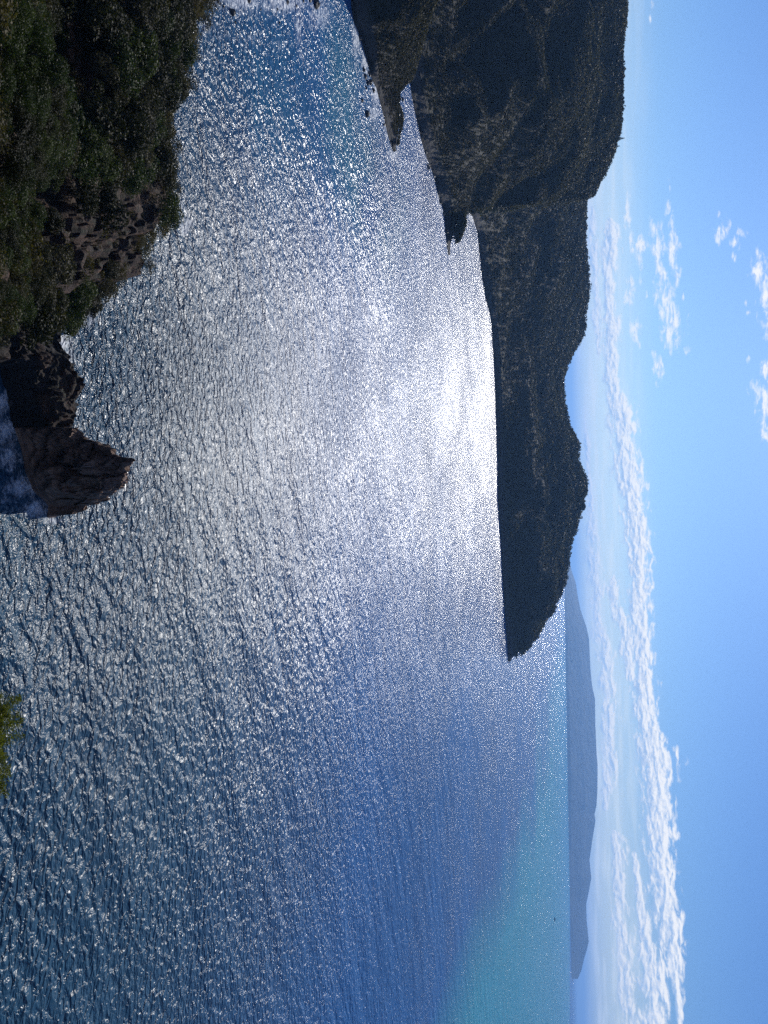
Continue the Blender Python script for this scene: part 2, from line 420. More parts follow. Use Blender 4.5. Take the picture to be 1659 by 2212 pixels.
def water_material():
    mt, g, b, out = mat('sea_water')
    geo = g.node('ShaderNodeNewGeometry'); P = geo.outputs['Position']
    at = {}
    for nme in ('shallow', 'bay', 'calm', 'foam', 'rough', 'open', 'lively', 'clear'):
        at[nme] = g.node('ShaderNodeAttribute', attribute_name=nme).outputs['Fac']
    # height field of the waves as its own node group, sampled three times to get its true slope
    gr = bpy.data.node_groups.new('wave_height', 'ShaderNodeTree')
    gr.interface.new_socket('P', in_out='INPUT', socket_type='NodeSocketVector')
    gr.interface.new_socket('Amp', in_out='INPUT', socket_type='NodeSocketFloat')
    gr.interface.new_socket('H', in_out='OUTPUT', socket_type='NodeSocketFloat')
    w = NT(gr); gi = w.node('NodeGroupInput'); go = w.node('NodeGroupOutput')
    p, amp = gi.outputs[0], gi.outputs[1]
    rot = w.node('ShaderNodeVectorRotate', rotation_type='Z_AXIS'); w.l.new(p, rot.inputs['Vector']); rot.inputs['Angle'].default_value = R(-24)
    pr = rot.outputs[0]
    sw = w.noise(w.vmath('MULTIPLY', pr, (.028, .085, 1)), 1.0, 2.3, .5, dims='2D')            # long swell
    m1 = w.noise(w.vmath('MULTIPLY', pr, (.15, .23, 1)), 1.0, 2.0, .5, dims='2D', dist=.25)      # wind waves, 4-8 m
    rg = w.math('SUBTRACT', 1.0, w.math('ABSOLUTE', w.math('MULTIPLY_ADD', m1, 4.0, -2.0)))      # sharpened crests
    rg = w.math('SMOOTH_MAX', rg, 0.0, .2)
    rot2 = w.node('ShaderNodeVectorRotate', rotation_type='Z_AXIS'); w.l.new(p, rot2.inputs['Vector']); rot2.inputs['Angle'].default_value = R(17)
    m2 = w.noise(w.vmath('MULTIPLY', rot2.outputs[0], (.50, .72, 1)), 1.0, 3.2, .46, dims='2D', dist=.5)   # chop and ripples down to 10 cm
    gust = w.noise(w.vmath('ADD', w.vmath('MULTIPLY', pr, (.022, .009, 1)), w.vmath('MULTIPLY', w.noise(p, .012, 1, .5, dims='2D', out=1), (.9, .9, 0))), 1.0, 2.5, .6, dims='2D')
    gf = w.remap(gust, .36, .64, 0.0, 1.0)
    m3 = w.noise(w.vmath('MULTIPLY', rot2.outputs[0], (1.5, 1.9, 1)), 1.0, 3.0, .5, dims='2D', dist=.4)
    h = w.math('ADD', w.math('MULTIPLY', sw, 2.1), w.math('MULTIPLY', rg, w.math('MULTIPLY_ADD', gf, -.16, .42)))
    chop = w.math('ADD', w.math('MULTIPLY', m2, w.math('MULTIPLY_ADD', gf, .65, .55)), w.math('MULTIPLY', m3, w.math('MULTIPLY_ADD', gf, -.12, .22)))
    h = w.math('ADD', h, w.math('MULTIPLY', chop, amp))
    w.l.new(h, go.inputs[0])
    amp = g.math('MULTIPLY', g.remap(at['calm'], 0, 1, 1.3, .75), g.remap(g.noise(g.vmath('ADD', g.vmath('MULTIPLY', P, (.011, .0045, 0)), g.vmath('MULTIPLY', g.noise(P, .004, 2, .5, out=1), (1.2, 1.2, 0))), 1, 5, .62), .35, .65, .66, 1.34))
    amp = g.math('MULTIPLY', amp, at['lively'])
    def H(off):
        n = g.node('ShaderNodeGroup'); n.node_tree = gr
        g.l.new(g.vmath('ADD', P, off) if off else P, n.inputs[0]); g.l.new(amp, n.inputs[1]); return n.outputs[0]
    e = .06
    h0, hx, hy = H(None), H((e, 0, 0)), H((0, e, 0))
    sx = g.math('DIVIDE', g.math('SUBTRACT', h0, hx), e); sy = g.math('DIVIDE', g.math('SUBTRACT', h0, hy), e)
    N = g.vmath('NORMALIZE', g.xyz(sx, sy, 1.0))
    fn = g.noise(P, .5, 8, .68); fn2 = g.noise(g.vmath('ADD', P, (5, 9, 2)), 2.4, 6, .65)
    ff = g.math('ADD', at['foam'], g.math('MULTIPLY', g.math('SUBTRACT', g.math('ADD', g.math('MULTIPLY', fn, .6), g.math('MULTIPLY', fn2, .4)), .5), 3.2))
    ff = g.math('MULTIPLY', g.remap(ff, .35, 1.15, 0, .9, 'SMOOTHSTEP'), g.math('GREATER_THAN', at['foam'], .02))
    # scattered whitecaps on the open water
    cap = g.remap(g.noise(g.vmath('MULTIPLY', P, (.05, .11, 0)), 1, 7, .7), .735, .77, 0, .45)
    ff = g.math('MAXIMUM', ff, cap)
    patch = g.remap(g.noise(g.vmath('MULTIPLY', P, (.004, .009, 0)), 1, 4, .55), .35, .65)
    deep = g.mix(at['open'], g.mix(patch, INSHORE1, INSHORE2), g.mix(patch, DEEP1, DEEP2))
    c = g.mix(at['bay'], deep, BAY); c = g.mix(at['shallow'], c, TURQ)
    c = g.mix(ff, c, (.75, .78, .8))
    g.l.new(c, b.inputs['Base Color'])
    g.l.new(g.remap(at['clear'], 0, 1, 1.333, 1.17), b.inputs['IOR'])
    rgh = g.math('ADD', at['rough'], g.math('MULTIPLY', ff, .5))
    g.l.new(rgh, b.inputs['Roughness'])
    g.l.new(N, b.inputs['Normal'])
    return mt
INSHORE1, INSHORE2 = (.010, .045, .085), (.016, .070, .120)
DEEP1, DEEP2, BAY, TURQ = (.0, .080, .26), (.0, .105, .33), (.02, .16, .28), (.01, .29, .38)
M_water = water_material()
link('water', build_water(), kind='structure')

# ------------------------------------------------------------------ land as lofted profiles round the camera
def interp_cols(keys, Ys):
    """keys: {Y: [(D,z),...]} -> arrays (len(Ys), K) of D and z"""
    ks = sorted(keys); K = len(keys[ks[0]])
    Dd = np.stack([np.interp(Ys, ks, [keys[k][i][0] for k in ks]) for i in range(K)], 1)
    Zz = np.stack([np.interp(Ys, ks, [keys[k][i][1] for k in ks]) for i in range(K)], 1)
    return Dd, Zz


def loft(Ys, Xref, Dk, Zk, sub, noise_fn):
    """Ys columns (picture Y -> azimuth at Xref), knots Dk/Zk per column, sub = rows between knots"""
    a, _ = azt(Xref, Ys)
    rowsD, rowsZ, par = [], [], []
    K = Dk.shape[1]
    for k in range(K-1):
        n = sub[k]
        for j in range(n):
            t = j/n
            rowsD.append(Dk[:, k]*(1-t)+Dk[:, k+1]*t); rowsZ.append(Zk[:, k]*(1-t)+Zk[:, k+1]*t); par.append(k+t)
    rowsD.append(Dk[:, -1]); rowsZ.append(Zk[:, -1]); par.append(K-1)
    D = np.array(rowsD); Z = np.array(rowsZ); par = np.array(par)
    x, y = D*np.sin(a)[None], D*np.cos(a)[None]
    P = np.stack([x, y, Z], -1)
    return noise_fn(P, par), par


def scatter(P, par, n, pmin, pmax, seed, cmin=0.0, cmax=1.0, zmin=None):
    """n random points on a lofted grid by area; returns positions, row parameter, column fraction"""
    rng = np.random.default_rng(seed)
    a = P[:-1, :-1]; b = P[:-1, 1:]; c = P[1:, :-1]; d = P[1:, 1:]
    area = np.linalg.norm(np.cross(d-a, c-b), axis=-1)*.5
    pr = par[:-1]; area = area*((pr >= pmin) & (pr < pmax))[:, None]
    col = np.linspace(0, 1, P.shape[1])[:-1]; area = area*((col >= cmin) & (col <= cmax))[None]
    if zmin is not None: area = area*(np.minimum(a[..., 2], c[..., 2]) > zmin)
    w = area.ravel()/area.sum(); k = rng.choice(w.size, n, p=w); i, j = np.divmod(k, area.shape[1])
    u, v = rng.random(n)[:, None], rng.random(n)[:, None]
    pts = (a[i, j]*(1-u)+b[i, j]*u)*(1-v)+(c[i, j]*(1-u)+d[i, j]*u)*v
    return pts, pr[i], col[j]


# ---- near headland, running out from under the camera to the left
def D_at(X, Y, z): return (CAM_Z-z)/float(azt(X, Y)[1])
def z_at(X, Y, D): return CAM_Z-D*float(azt(X, Y)[1])
out_pts = [(-500,520),(-200,480),(0,450),(36,433),(59,410),(137,408),(182,404),(195,384),(234,376),(293,368),(342,366),(391,371),(433,378),(465,368),(495,354),(508,325),(530,318),
           (560,294),(595,284),(612,246),(634,210),(651,192),(670,174),(690,150),(705,118),(720,107),(745,108),(758,120),(768,144),(787,153),(817,163),(865,158),(901,164),(922,158),(932,130)]
green_pts = [(-500,180),(0,120),(49,105),(98,118),(137,160),(163,128),(228,155),(283,160),(320,100),(342,62),(407,38),(446,50),(537,86),(586,84),(621,72),(657,30),(677,0),(720,-40),(940,-120)]
def near_keys():
    keys = {}
    for Y in sorted(set([p[0] for p in out_pts]+[p[0] for p in green_pts if p[0] < 932])):
        Xo = float(np.interp(Y, [p[0] for p in out_pts], [p[1] for p in out_pts]))
        Xg = float(np.interp(Y, [p[0] for p in green_pts], [p[1] for p in green_pts]))
        Do = float(np.interp(Y, [-500, 0, 300, 470, 600, 700, 932], [150, 128, 116, 110, 112, 114, 112]))
        if Y >= 700: Do = min(Do+4, D_at(Xo, Y, 2.5))
        zo = z_at(Xo, Y, Do)-(0.8 if Y < 560 else 0)     # leave room for the shrubs
        Dg = float(np.interp(Y, [-500, 0, 300, 600, 700, 932], [62, 54, 48, 40, 36, 30]))
        zg = z_at(Xg, Y, Dg)-1.7
        back = 16 if Y < 650 else 9
        k = [(0, 78.3), (2.2, 77.9)]
        if Y < 700:
            zb = z_at(-40, Y, 22)-1.0
            k += [(6, 73.0), (22, zb), (Dg, zg), (Dg+13, zg-13)]
            D5 = Dg+26; X5 = Xg+.35*(Xo-Xg)
            z5 = min(z_at(X5, Y, D5)-.6, zg-8)
            D6 = .45*D5+.55*Do; X6 = Xg+.72*(Xo-Xg)
            k += [(D5, z5), (D6, z_at(X6, Y, D6)-.6)]
        else:
            # the low rocky neck: water on its near side
            Xb = float(np.interp(Y, [700, 780, 833, 924, 932], [-60, 0, 14, 28, 30]))
            Db = D_at(Xb, Y, 0)
            k += [(6, 72.0), (22, 48), (50, 12), (80 if Y > 760 else 76, -2 if Y > 760 else 6), (Db-2, -2.5 if Y > 770 else 4), (.6*Db+.4*Do, .62*zo+1)]
        k += [(Do, zo), (Do+back*.5, zo*.45), (Do+back, -4.0)]
        keys[Y] = k
    return keys
nk = near_keys()
ncol = 620
nY = np.linspace(-500, 932, ncol)
nD, nZ = interp_cols(nk, nY)
def near_noise(P, par):
    n = fbm(P, 14, 4, 3)*2.0 + fbm(P, 3.5, 4, 9)*1.2
    amp = np.interp(par, [0, 2, 3, 4, 7, 8, 9, 10], [.1, .5, 1, 1, .9, .55, 1.2, .6])[:, None]
    Q = P.copy(); Q[..., 2] += n*amp*np.clip((P[..., 2]+3)/9, .12, 1)*1.0
    az_ = np.arctan2(P[..., 0], P[..., 1]); neck = np.clip((az_-float(azt(150, 340)[0]))/.1, .0, 1)*np.clip((par[:, None]-4.4)/.8, 0, 1)*np.interp(par, [7, 8, 8.6], [1, .55, 1])[:, None]
    Q[..., 2] += neck*(np.round(fbm(P, 4.2, 3, 90)*4)*.7+fbm(P, 1.6, 3, 92)*1.5)*np.clip((P[..., 2]+1)/4, 0, 1)
    rad = P[..., :2]/np.maximum(np.linalg.norm(P[..., :2], axis=-1, keepdims=True), 1)
    steep = np.interp(par, [0, 4, 6, 7, 8.2, 9, 10], [0, .2, .6, 1, .3, 1, .3])[:, None]
    Q[..., :2] += rad*(fbm(P*np.array([1, 1, 1.8]), 5, 4, 21)*1.6*steep)[..., None]
    return Q
nX = np.interp(nY, [p[0] for p in out_pts], [p[1] for p in out_pts])
P_near, par_near = loft(nY, nX, nD, nZ, [3, 3, 8, 14, 12, 14, 22, 26, 10, 10], near_noise)
link('headland', mesh_np('headland', P_near.reshape(-1, 3), grid_faces(*P_near.shape[:2]), M_near, False), kind='structure')

# ---- the cliff the photographer stands on, right of the headland and behind
def build_cliff():
    az = np.linspace(float(azt(150, 930)[0])-.02, math.pi*1.25, 220)
    knots = [(0, 78.3), (2.2, 77.9), (5, 72), (9, 66), (18, 48), (34, 22), (48, 3), (56, -4)]
    rear = [(0, 78.3), (6, 78.6), (20, 80), (60, 84), (110, 88), (160, 88), (200, 60), (260, -4)]
    w = np.clip((np.abs(az-1.9*0)-1.7)/.7, 0, 1)
    rows = []
    for k in range(7):
        for j in range(8):
            t = j/8
            D = (knots[k][0]*(1-t)+knots[k+1][0]*t)*(1-w)+(rear[k][0]*(1-t)+rear[k+1][0]*t)*w
            Z = (knots[k][1]*(1-t)+knots[k+1][1]*t)*(1-w)+(rear[k][1]*(1-t)+rear[k+1][1]*t)*w
            rows.append(np.stack([D*np.sin(az), D*np.cos(az), Z-.05], -1))
    P = np.array(rows); n = fbm(P, 6, 4, 40)*1.4*np.clip((np.hypot(P[..., 0], P[..., 1])-2)/8, 0, 1)
    P[..., 2] += n
    link('cliff', mesh_np('cliff', P.reshape(-1, 3), grid_faces(*P.shape[:2]), M_near), kind='structure')
build_cliff()

# ---- the sea stack at the headland's tip
def build_stack():
    top = [(922,40),(926,120),(931,178),(950,187),(963,209),(975,226),(989,235),(997,262),(1000,276),(1009,277),(1018,266),(1028,259),(1046,262),(1061,263),(1074,241),(1085,226),(1092,211),(1094,180),(1103,172),(1112,156),(1114,128),(1119,100)]
    base = [(922,30),(957,40),(1022,56),(1060,73),(1093,104),(1119,100)]
    Ys = np.linspace(924, 1118, 240)
    Xt = np.interp(Ys, [p[0] for p in top], [p[1] for p in top]); Xb = np.interp(Ys, [p[0] for p in base], [p[1] for p in base])
    Xb = np.minimum(Xb, Xt-4)
    a, tb = azt(Xb, Ys); Db = CAM_Z/tb
    th = np.interp(Ys, [924, 960, 1020, 1090, 1118], [6, 7, 8.5, 6, 2])
    Dt = Db+th*.55; _, tt = azt(Xt, Ys); zt = np.maximum(CAM_Z-Dt*tt, .2)
    prof = [(-.15, -.25), (0, 0), (.10, .22), (.22, .45), (.42, .64), (.62, .86), (1.0, 1.0), (1.35, .9), (1.75, .45), (2.1, -.25)]
    rows = []
    for k in range(len(prof)-1):
        n = 10
        for j in range(n):
            t = j/n; q = prof[k][0]*(1-t)+prof[k+1][0]*t; h = prof[k][1]*(1-t)+prof[k+1][1]*t
            D = Db+(Dt-Db)*q; rows.append(np.stack([D*np.sin(a), D*np.cos(a), np.maximum(zt, 1.5)*h if h < 0 else zt*h], -1))
    P = np.array(rows); h = np.clip(P[..., 2]/6, 0.1, 1)
    # slanting ledges and clefts
    rad = P[..., :2]/np.linalg.norm(P[..., :2], axis=-1, keepdims=True)
    s = P[..., 2]*1.0+P[..., 0]*.55
    led = np.abs(((s/2.3+fbm(P, 5, 3, 2)*1.1) % 1)-.5)*2
    crack = np.clip(1-np.abs(fbm(P*np.array([1, 1, .45]), 4.5, 3, 77))*9, 0, 1)
    disp = (led-.5)*1.2+fbm(P, 5.0, 5, 8, .62)*4.2+crack*1.6+np.round(fbm(P, 4.0, 2, 15)*3)*.5
    parv = np.linspace(0, 1, len(rows))[:, None]
    fade = np.clip(1-np.abs(parv-.66)/.07, 0, 1)
    P[..., :2] += rad*(disp*h*(1-.75*fade))[..., None]
    P[..., 2] += (fbm(P, 1.3, 4, 31, .65)*.9+np.round(fbm(P, 3, 2, 35)*4)*.35)*h
    o = link('sea_stack', mesh_np('sea_stack', P.reshape(-1, 3), grid_faces(*P.shape[:2]), M_stack))
    o['label'] = 'tall dark layered rock stack with a jagged top at the tip of the near headland'; o['category'] = 'sea stack'
build_stack()

# ---- far land A (low spit), B (tall wooded hill), C (long wooded headland)
def interp(Y, pts): return np.interp(Y, [p[0] for p in pts], [p[1] for p in pts])
def hill(name, Ys, base, crest, crest_D, backw, prof, nz, seed, treeh, mt, gully=0.0, sub=(4, 5, 20, 24, 20, 8, 8)):
    """base / crest: picture X by Y; crest_D: distance of the crest by Y (or None to use a height)"""
    Xb = interp(Ys, base); Xc = interp(Ys, crest)
    _, tb = azt(Xb, Ys); Db = CAM_Z/tb
    Dc = np.maximum(crest_D(Ys, Db), Db+3)
    _, tc = azt(Xc, Ys); Zc = np.maximum(CAM_Z-Dc*tc-treeh(Ys), .8)
    K = [(Db-6, Zc*0-3.0), (Db, Zc*0+.2)]
    cliff = np.minimum(Zc*.25, 7.0)
    K.append((Db+(Dc-Db)*.02+1.5, cliff))
    for (q, h) in prof: K.append((Db+(Dc-Db)*q, cliff+(Zc-cliff)*h))
    K.append((Dc, Zc)); backw = backw(Ys) if callable(backw) else backw; K.append((Dc+backw*.5, Zc*.72)); K.append((Dc+backw, Zc*0-4))
    Dk = np.stack([k[0] for k in K], 1); Zk = np.stack([k[1] for k in K], 1)
    def nf(P, par):
        w = np.interp(par, [0, 1, 2, 3, len(K)-3.6, len(K)-3, len(K)-2, len(K)-1], [0, .12, .5, 1, .8, .12, .5, .2])[:, None]
        Q = P.copy(); lim = np.clip(P[..., 2]/25, 0, 1)
        Q[..., 2] += w*lim*(fbm(P, nz, 4, seed)*nz*.24)
        if gully:
            az = np.arctan2(P[..., 0], P[..., 1]); G = np.stack([az*420/nz*2.4+P[..., 2]/nz*.7+fbm(P, nz*1.3, 2, seed+9)*1.5, P[..., 1]*0, P[..., 2]/nz*.5], -1)
            Q[..., 2] -= w*lim*np.abs(fbm(G, 1.0, 3, seed+3))*gully
        rad = P[..., :2]/np.linalg.norm(P[..., :2], axis=-1, keepdims=True)
        wb = np.interp(par, [0, 1, 2, 3, len(K)-1], [.6, .6, 1, .3, 0])[:, None]
        Q[..., :2] += rad*((fbm(P, 22, 4, seed+5, .6)*5.0+fbm(P, 5, 3, seed+6)*2.5)*wb*np.clip(Zc/12, .15, 1)[None])[..., None]
        return Q
    P, par = loft(Ys, (Xb+Xc)/2, Dk, Zk, sub, nf)
    link(name, mesh_np(name, P.reshape(-1, 3), grid_faces(*P.shape[:2]), mt), kind='structure')
    return P, par

PA, parA = hill('hill', np.linspace(-420, 327, 300),
    [(-420,700),(-200,735),(0,758),(42,765),(68,779),(113,788),(140,796),(160,800),(189,813),(245,828),(291,838),(327,849)],
    [(-420,1060),(-200,1010),(0,955),(38,936),(94,918),(140,903),(174,888),(196,862),(227,858),(257,868),(283,862),(310,857),(327,852)],
    lambda Y, D: np.array([D_at(x, y, z) for x, y, z in zip(np.interp(Y, [-420,-200,0,38,94,140,174,196,227,257,283,310,327], [1060,1010,955,936,918,903,888,862,858,868,862,857,852]), Y,
                           np.interp(Y, [-420, 0, 94, 174, 196, 260, 327], [40, 33, 21, 8, 4.5, 4, 1.5]))]),
    lambda Y: np.interp(Y, [90, 180], [60, 9]), [(.33, .45), (.66, .8)], 22, 50, lambda Y: np.interp(Y, [100, 200], [1.5, .3]), M_hill, 3.0)
PB, parB = hill('hill', np.linspace(-520, 551, 420),
    [(-520,800),(0,870),(174,886),(227,896),(272,907),(325,922),(362,937),(400,945),(434,956),(491,962),(551,968)],
    [(-520,1340),(-200,1366),(0,1355),(57,1350),(132,1341),(189,1344),(264,1342),(310,1336),(340,1327),(378,1312),(415,1293),(436,1282),(443,1240),(447,1150),(451,1060),(456,1003),(464,989),(491,986),(510,981),(530,974),(551,970)],
    lambda Y, D: D+np.interp(Y, [-520, 0, 300, 436, 443, 447, 451, 456, 470, 551], [420, 400, 350, 290, 250, 170, 90, 34, 22, 5]),
    lambda Y: np.interp(Y, [430, 452], [150, 9]), [(.3, .30), (.62, .66)], 60, 60, lambda Y: np.interp(Y, [430, 460], [2.5, .5]), M_hill, 13.0, sub=(4, 5, 30, 34, 34, 8, 8))
PC, parC = hill('hill', np.linspace(300, 1429, 520),
    [(300,985),(440,1005),(453,1019),(491,1031),(544,1037),(589,1041),(640,1050),(670,1058),(698,1062),(774,1067),(833,1070),(921,1073),(994,1075),(1079,1076),(1154,1081),(1254,1086),(1345,1092),(1390,1096),(1429,1098.5)],
    [(300,1240),(476,1264),(529,1265),(581,1270),(599,1270),(657,1267),(686,1263),(722,1260),(745,1248),(768,1236),(798,1224),(833,1213),(860,1216),(880,1219),(909,1225),(933,1234),(950,1246),(994,1249),(1009,1254),(1038,1266),
     (1056,1270),(1080,1262),(1101,1255),(1117,1252),(1140,1248),(1156,1241),(1176,1235),(1206,1227),(1238,1223),(1270,1211),(1304,1198),(1320,1192),(1343,1173),(1377,1152),(1395,1136),(1411,1120),(1420,1108),(1429,1103)],
    lambda Y, D: D+np.interp(Y, [300, 440, 700, 900, 1100, 1250, 1345, 1411, 1429], [430, 390, 330, 250, 255, 185, 105, 30, 5]),
    lambda Y: np.interp(Y, [1250, 1420], [120, 12]), [(.3, .36), (.62, .72)], 55, 90, lambda Y: np.interp(Y, [900, 1300, 1400, 1429], [4.0, 3.0, 1.0, .2]), M_hill, 12.0, sub=(4, 5, 24, 28, 28, 8, 8))

# ---- the island on the horizon
def island():
    pts = [(1212,1229.6),(1222,1232),(1238,1236),(1258,1243),(1290,1248),(1318,1254),(1352,1266),(1379,1272),(1425,1274),(1455,1276),(1482,1279),(1509,1285),(1563,1286),(1624,1289),(1654,1291),(1712,1290),(1740,1288),(1759,1284),(1773,1286),
           (1823,1278),(1858,1273),(1896,1277),(1925,1272),(1951,1266),(1989,1267),(2033,1272),(2052,1268),(2071,1262),(2097,1256),(2115,1248)]
    Ys = np.linspace(1212, 2115, 420); Xc = interp(Ys, pts); az, tc = azt(Xc, Ys)
    Df = 12500+400*np.sin(Ys/160); W = 900.0
    Zc = np.maximum(CAM_Z-(Df+W)*tc, 2)
    rows = []
    knots = [(-60, -.05), (0, .0), (60, .1), (420, .55), (900, 1.0), (1500, .7), (2400, -.05)]
    par = []
    for k in range(len(knots)-1):
        for j in range(10):
            t = j/10; q = knots[k][0]*(1-t)+knots[k+1][0]*t; h = knots[k][1]*(1-t)+knots[k+1][1]*t
            D = Df+q; rows.append(np.stack([D*np.sin(az), D*np.cos(az), Zc*h], -1)); par.append(k+t)
    P = np.array(rows); par = np.array(par); w = np.interp(par, [0, 2, 3, 3.9, 4.1, 5], [0, .4, 1, .15, .1, 1])[:, None]
    P[..., 2] += fbm(P, 900, 4, 12)*55*w*np.clip(P[..., 2]/150, 0, 1)
    link('island', mesh_np('island', P.reshape(-1, 3), grid_faces(*P.shape[:2]), M_isle), kind='structure')
island()
#@@REST
# ------------------------------------------------------------------ foliage meshes
def quads(rng, cen, nrm, size, asp=.62, curl=0.0):
    """small leaf-like quads: centres (n,3), rough normals (n,3), sizes (n,)"""
    n = len(cen)
    nn = nrm+rng.normal(0, .55, (n, 3)); nn /= np.linalg.norm(nn, axis=1, keepdims=True)
    t = np.cross(nn, rng.normal(0, 1, (n, 3))); t /= np.maximum(np.linalg.norm(t, axis=1, keepdims=True), 1e-6)
    b = np.cross(nn, t); s = size[:, None]*.5
    v = np.stack([cen-t*s, cen-b*s*asp+nn*s*curl, cen+t*s, cen+b*s*asp+nn*s*curl], 1)
    return v.reshape(-1, 3), np.arange(n*4).reshape(-1, 4)


def crown_mesh(name, seed, n, size, lobes, squash=.8, mt=None, flat=False, lobe_r=(.38, .6), spread=.62):
    rng = np.random.default_rng(seed)
    L = []
    for k in range(lobes):
        d = rng.normal(0, 1, 3); d /= np.linalg.norm(d); d[2] = abs(d[2])*.9-.15
        r = rng.uniform(*lobe_r)
        L.append((d*spread*rng.uniform(.5, 1.05)*np.array([1, 1, squash*(.45 if flat else 1)]), r))
    L.append((np.array([0, 0, 0.0]), .6))
    rs = np.array([l[1] for l in L])**2; k = rng.choice(len(L), n, p=rs/rs.sum())
    d = rng.normal(0, 1, (n, 3)); d /= np.linalg.norm(d, axis=1, keepdims=True)
    low = d[:, 2] < -.35; d[low, 2] *= -1
    c = np.array([l[0] for l in L])[k]; r = np.array([l[1] for l in L])[k]
    rad = r*(1-np.abs(rng.normal(0, .14, n)))
    # twiggy clumps: leaves gather along random bumps
    rad *= 1+.16*vnoise(d*4+k[:, None]*7.3, seed)
    cen = c+d*rad[:, None]*np.array([1, 1, squash])
    v, f = quads(rng, cen, d, size*rng.uniform(.6, 1.25, n))
    return mesh_np(name, v, f, mt)


def tube(pts, radii, seg=7):
    """tapered tube along points -> verts, faces"""
    V, Fc = [], []
    pts = [Vector(p) for p in pts]
    for i, p in enumerate(pts):
        d = (pts[min(i+1, len(pts)-1)]-pts[max(i-1, 0)]).normalized()
        a = d.orthogonal().normalized(); b = d.cross(a)
        for k in range(seg):
            an = 2*math.pi*k/seg; V.append(p+(a*math.cos(an)+b*math.sin(an))*radii[i])
    for i in range(len(pts)-1):
        for k in range(seg):
            Fc.append((i*seg+k, i*seg+(k+1) % seg, (i+1)*seg+(k+1) % seg, (i+1)*seg+k))
    return [tuple(v) for v in V], Fc


def trunk_mesh(name, seed, h, r, limbs=4, reach=.5, top=.85, lean=0.0):
    rng = random.Random(seed); V, Fc = [], []
    def add(pts, rad):
        v, f = tube(pts, rad); o = len(V); V.extend(v); Fc.extend([tuple(i+o for i in q) for q in f])
    main = [(lean*h*t*t+rng.uniform(-.03, .03)*h, rng.uniform(-.03, .03)*h, -0.15*h+h*1.15*t) for t in (0, .3, .6, top)]
    add(main, [r*1.25, r, r*.75, r*.4])
    for k in range(limbs):
        a = 6.28*k/limbs+rng.uniform(-.4, .4); s = main[2] if k % 2 else main[1]
        e = (s[0]+math.cos(a)*reach, s[1]+math.sin(a)*reach, s[2]+.45*reach+.1*h)
        mid_ = tuple((s[i]+e[i])/2+(0 if i < 2 else -.05*reach) for i in range(3))
        add([s, mid_, e], [r*.5, r*.38, r*.16])
    return mesh_np(name, V, Fc, M_bark, True)


def grove(name, pts, rad, K, seed, qs=.5, squash=.85, base_tint=0.5, conif=None):
    """many small crowns in one mesh (for what nobody could count)"""
    rng = np.random.default_rng(seed); n = len(pts)
    NL = 5
    ld = rng.normal(0, 1, (n, NL, 3)); ld /= np.linalg.norm(ld, axis=-1, keepdims=True); ld[..., 2] = np.abs(ld[..., 2])*.8-.1
    lc = ld*.5*rad[:, None, None]
    lr = rng.uniform(.4, .62, (n, NL))*rad[:, None]
    k = rng.integers(0, NL, (n, K)); ii = np.arange(n)[:, None]
    d = rng.normal(0, 1, (n, K, 3)); d /= np.linalg.norm(d, axis=-1, keepdims=True)
    d[..., 2] = np.where(d[..., 2] < -.3, -d[..., 2], d[..., 2])
    cen = pts[:, None, :]+lc[ii, k]+d*(lr[ii, k]*rng.uniform(.75, 1.08, (n, K)))[..., None]
    cen[..., 2] += (rad*.55)[:, None]
    cen[..., 2] = pts[:, None, 2]+(cen[..., 2]-pts[:, None, 2])*squash*rng.uniform(.8, 1.3, n)[:, None]
    sz = (rad[:, None]*qs*rng.uniform(.6, 1.2, (n, K))).ravel()
    v, f = quads(rng, cen.reshape(-1, 3), d.reshape(-1, 3), sz, .75)
    tint = np.clip(base_tint+rng.normal(0, .28, n), 0, 1)
    tint = np.clip(tint+fbm(pts, 45, 3, 5)*.8+fbm(pts, 11, 2, 15)*.6, 0, 1)
    return mesh_np(name, v, f, M_leaf_mass, False, dict(tint=np.repeat(tint, K*4)))


# ------------------------------------------------------------------ shrubs of the near headland
leafs = [M_leaf_near, M_leaf_olive, M_leaf_near, M_leaf_green, M_leaf_near, M_leaf_green]
near_variants = [crown_mesh('shrub_crown', 100+i, 2800, .10, 15+i, .85, leafs[i], lobe_r=(.16, .48), spread=.85) for i in range(6)]
green_variants = [crown_mesh('shrub_crown', 140+i, 5600, .06, 18, .85, [M_leaf_green, M_leaf_near, M_leaf_green][i], lobe_r=(.16, .46), spread=.85) for i in range(3)]
stem_variants = [trunk_mesh('shrub_stem', 180+i, .9, .06, 5, .45) for i in range(3)]

def spaced(pts, rad, extra, k=.62):
    """drop points that crowd a kept one"""
    keep = []; cell = {}
    for i, (p, r) in enumerate(zip(pts, rad)):
        c = (int(p[0]//6), int(p[1]//6)); ok = True
        for a in (-1, 0, 1):
            for b in (-1, 0, 1):
                for j in cell.get((c[0]+a, c[1]+b), ()):
                    q = pts[j]
                    if (p[0]-q[0])**2+(p[1]-q[1])**2+(p[2]-q[2])**2 < (k*(r+rad[j]))**2: ok = False; break
                if not ok: break
            if not ok: break
        if ok: keep.append(i); cell.setdefault(c, []).append(i)
    return np.array(keep)

def near_pts(n, pmin, pmax, y0, y1, seed):
    c = lambda Y: (Y+500)/(932+500)
    return scatter(P_near, par_near, n, pmin, pmax, seed, c(y0), c(y1), zmin=3.0)

rng = np.random.default_rng(4)
cand, cpar, ccol = near_pts(6000, 3.0, 8.35, -90, 690, 11)
cY = ccol*1432-500
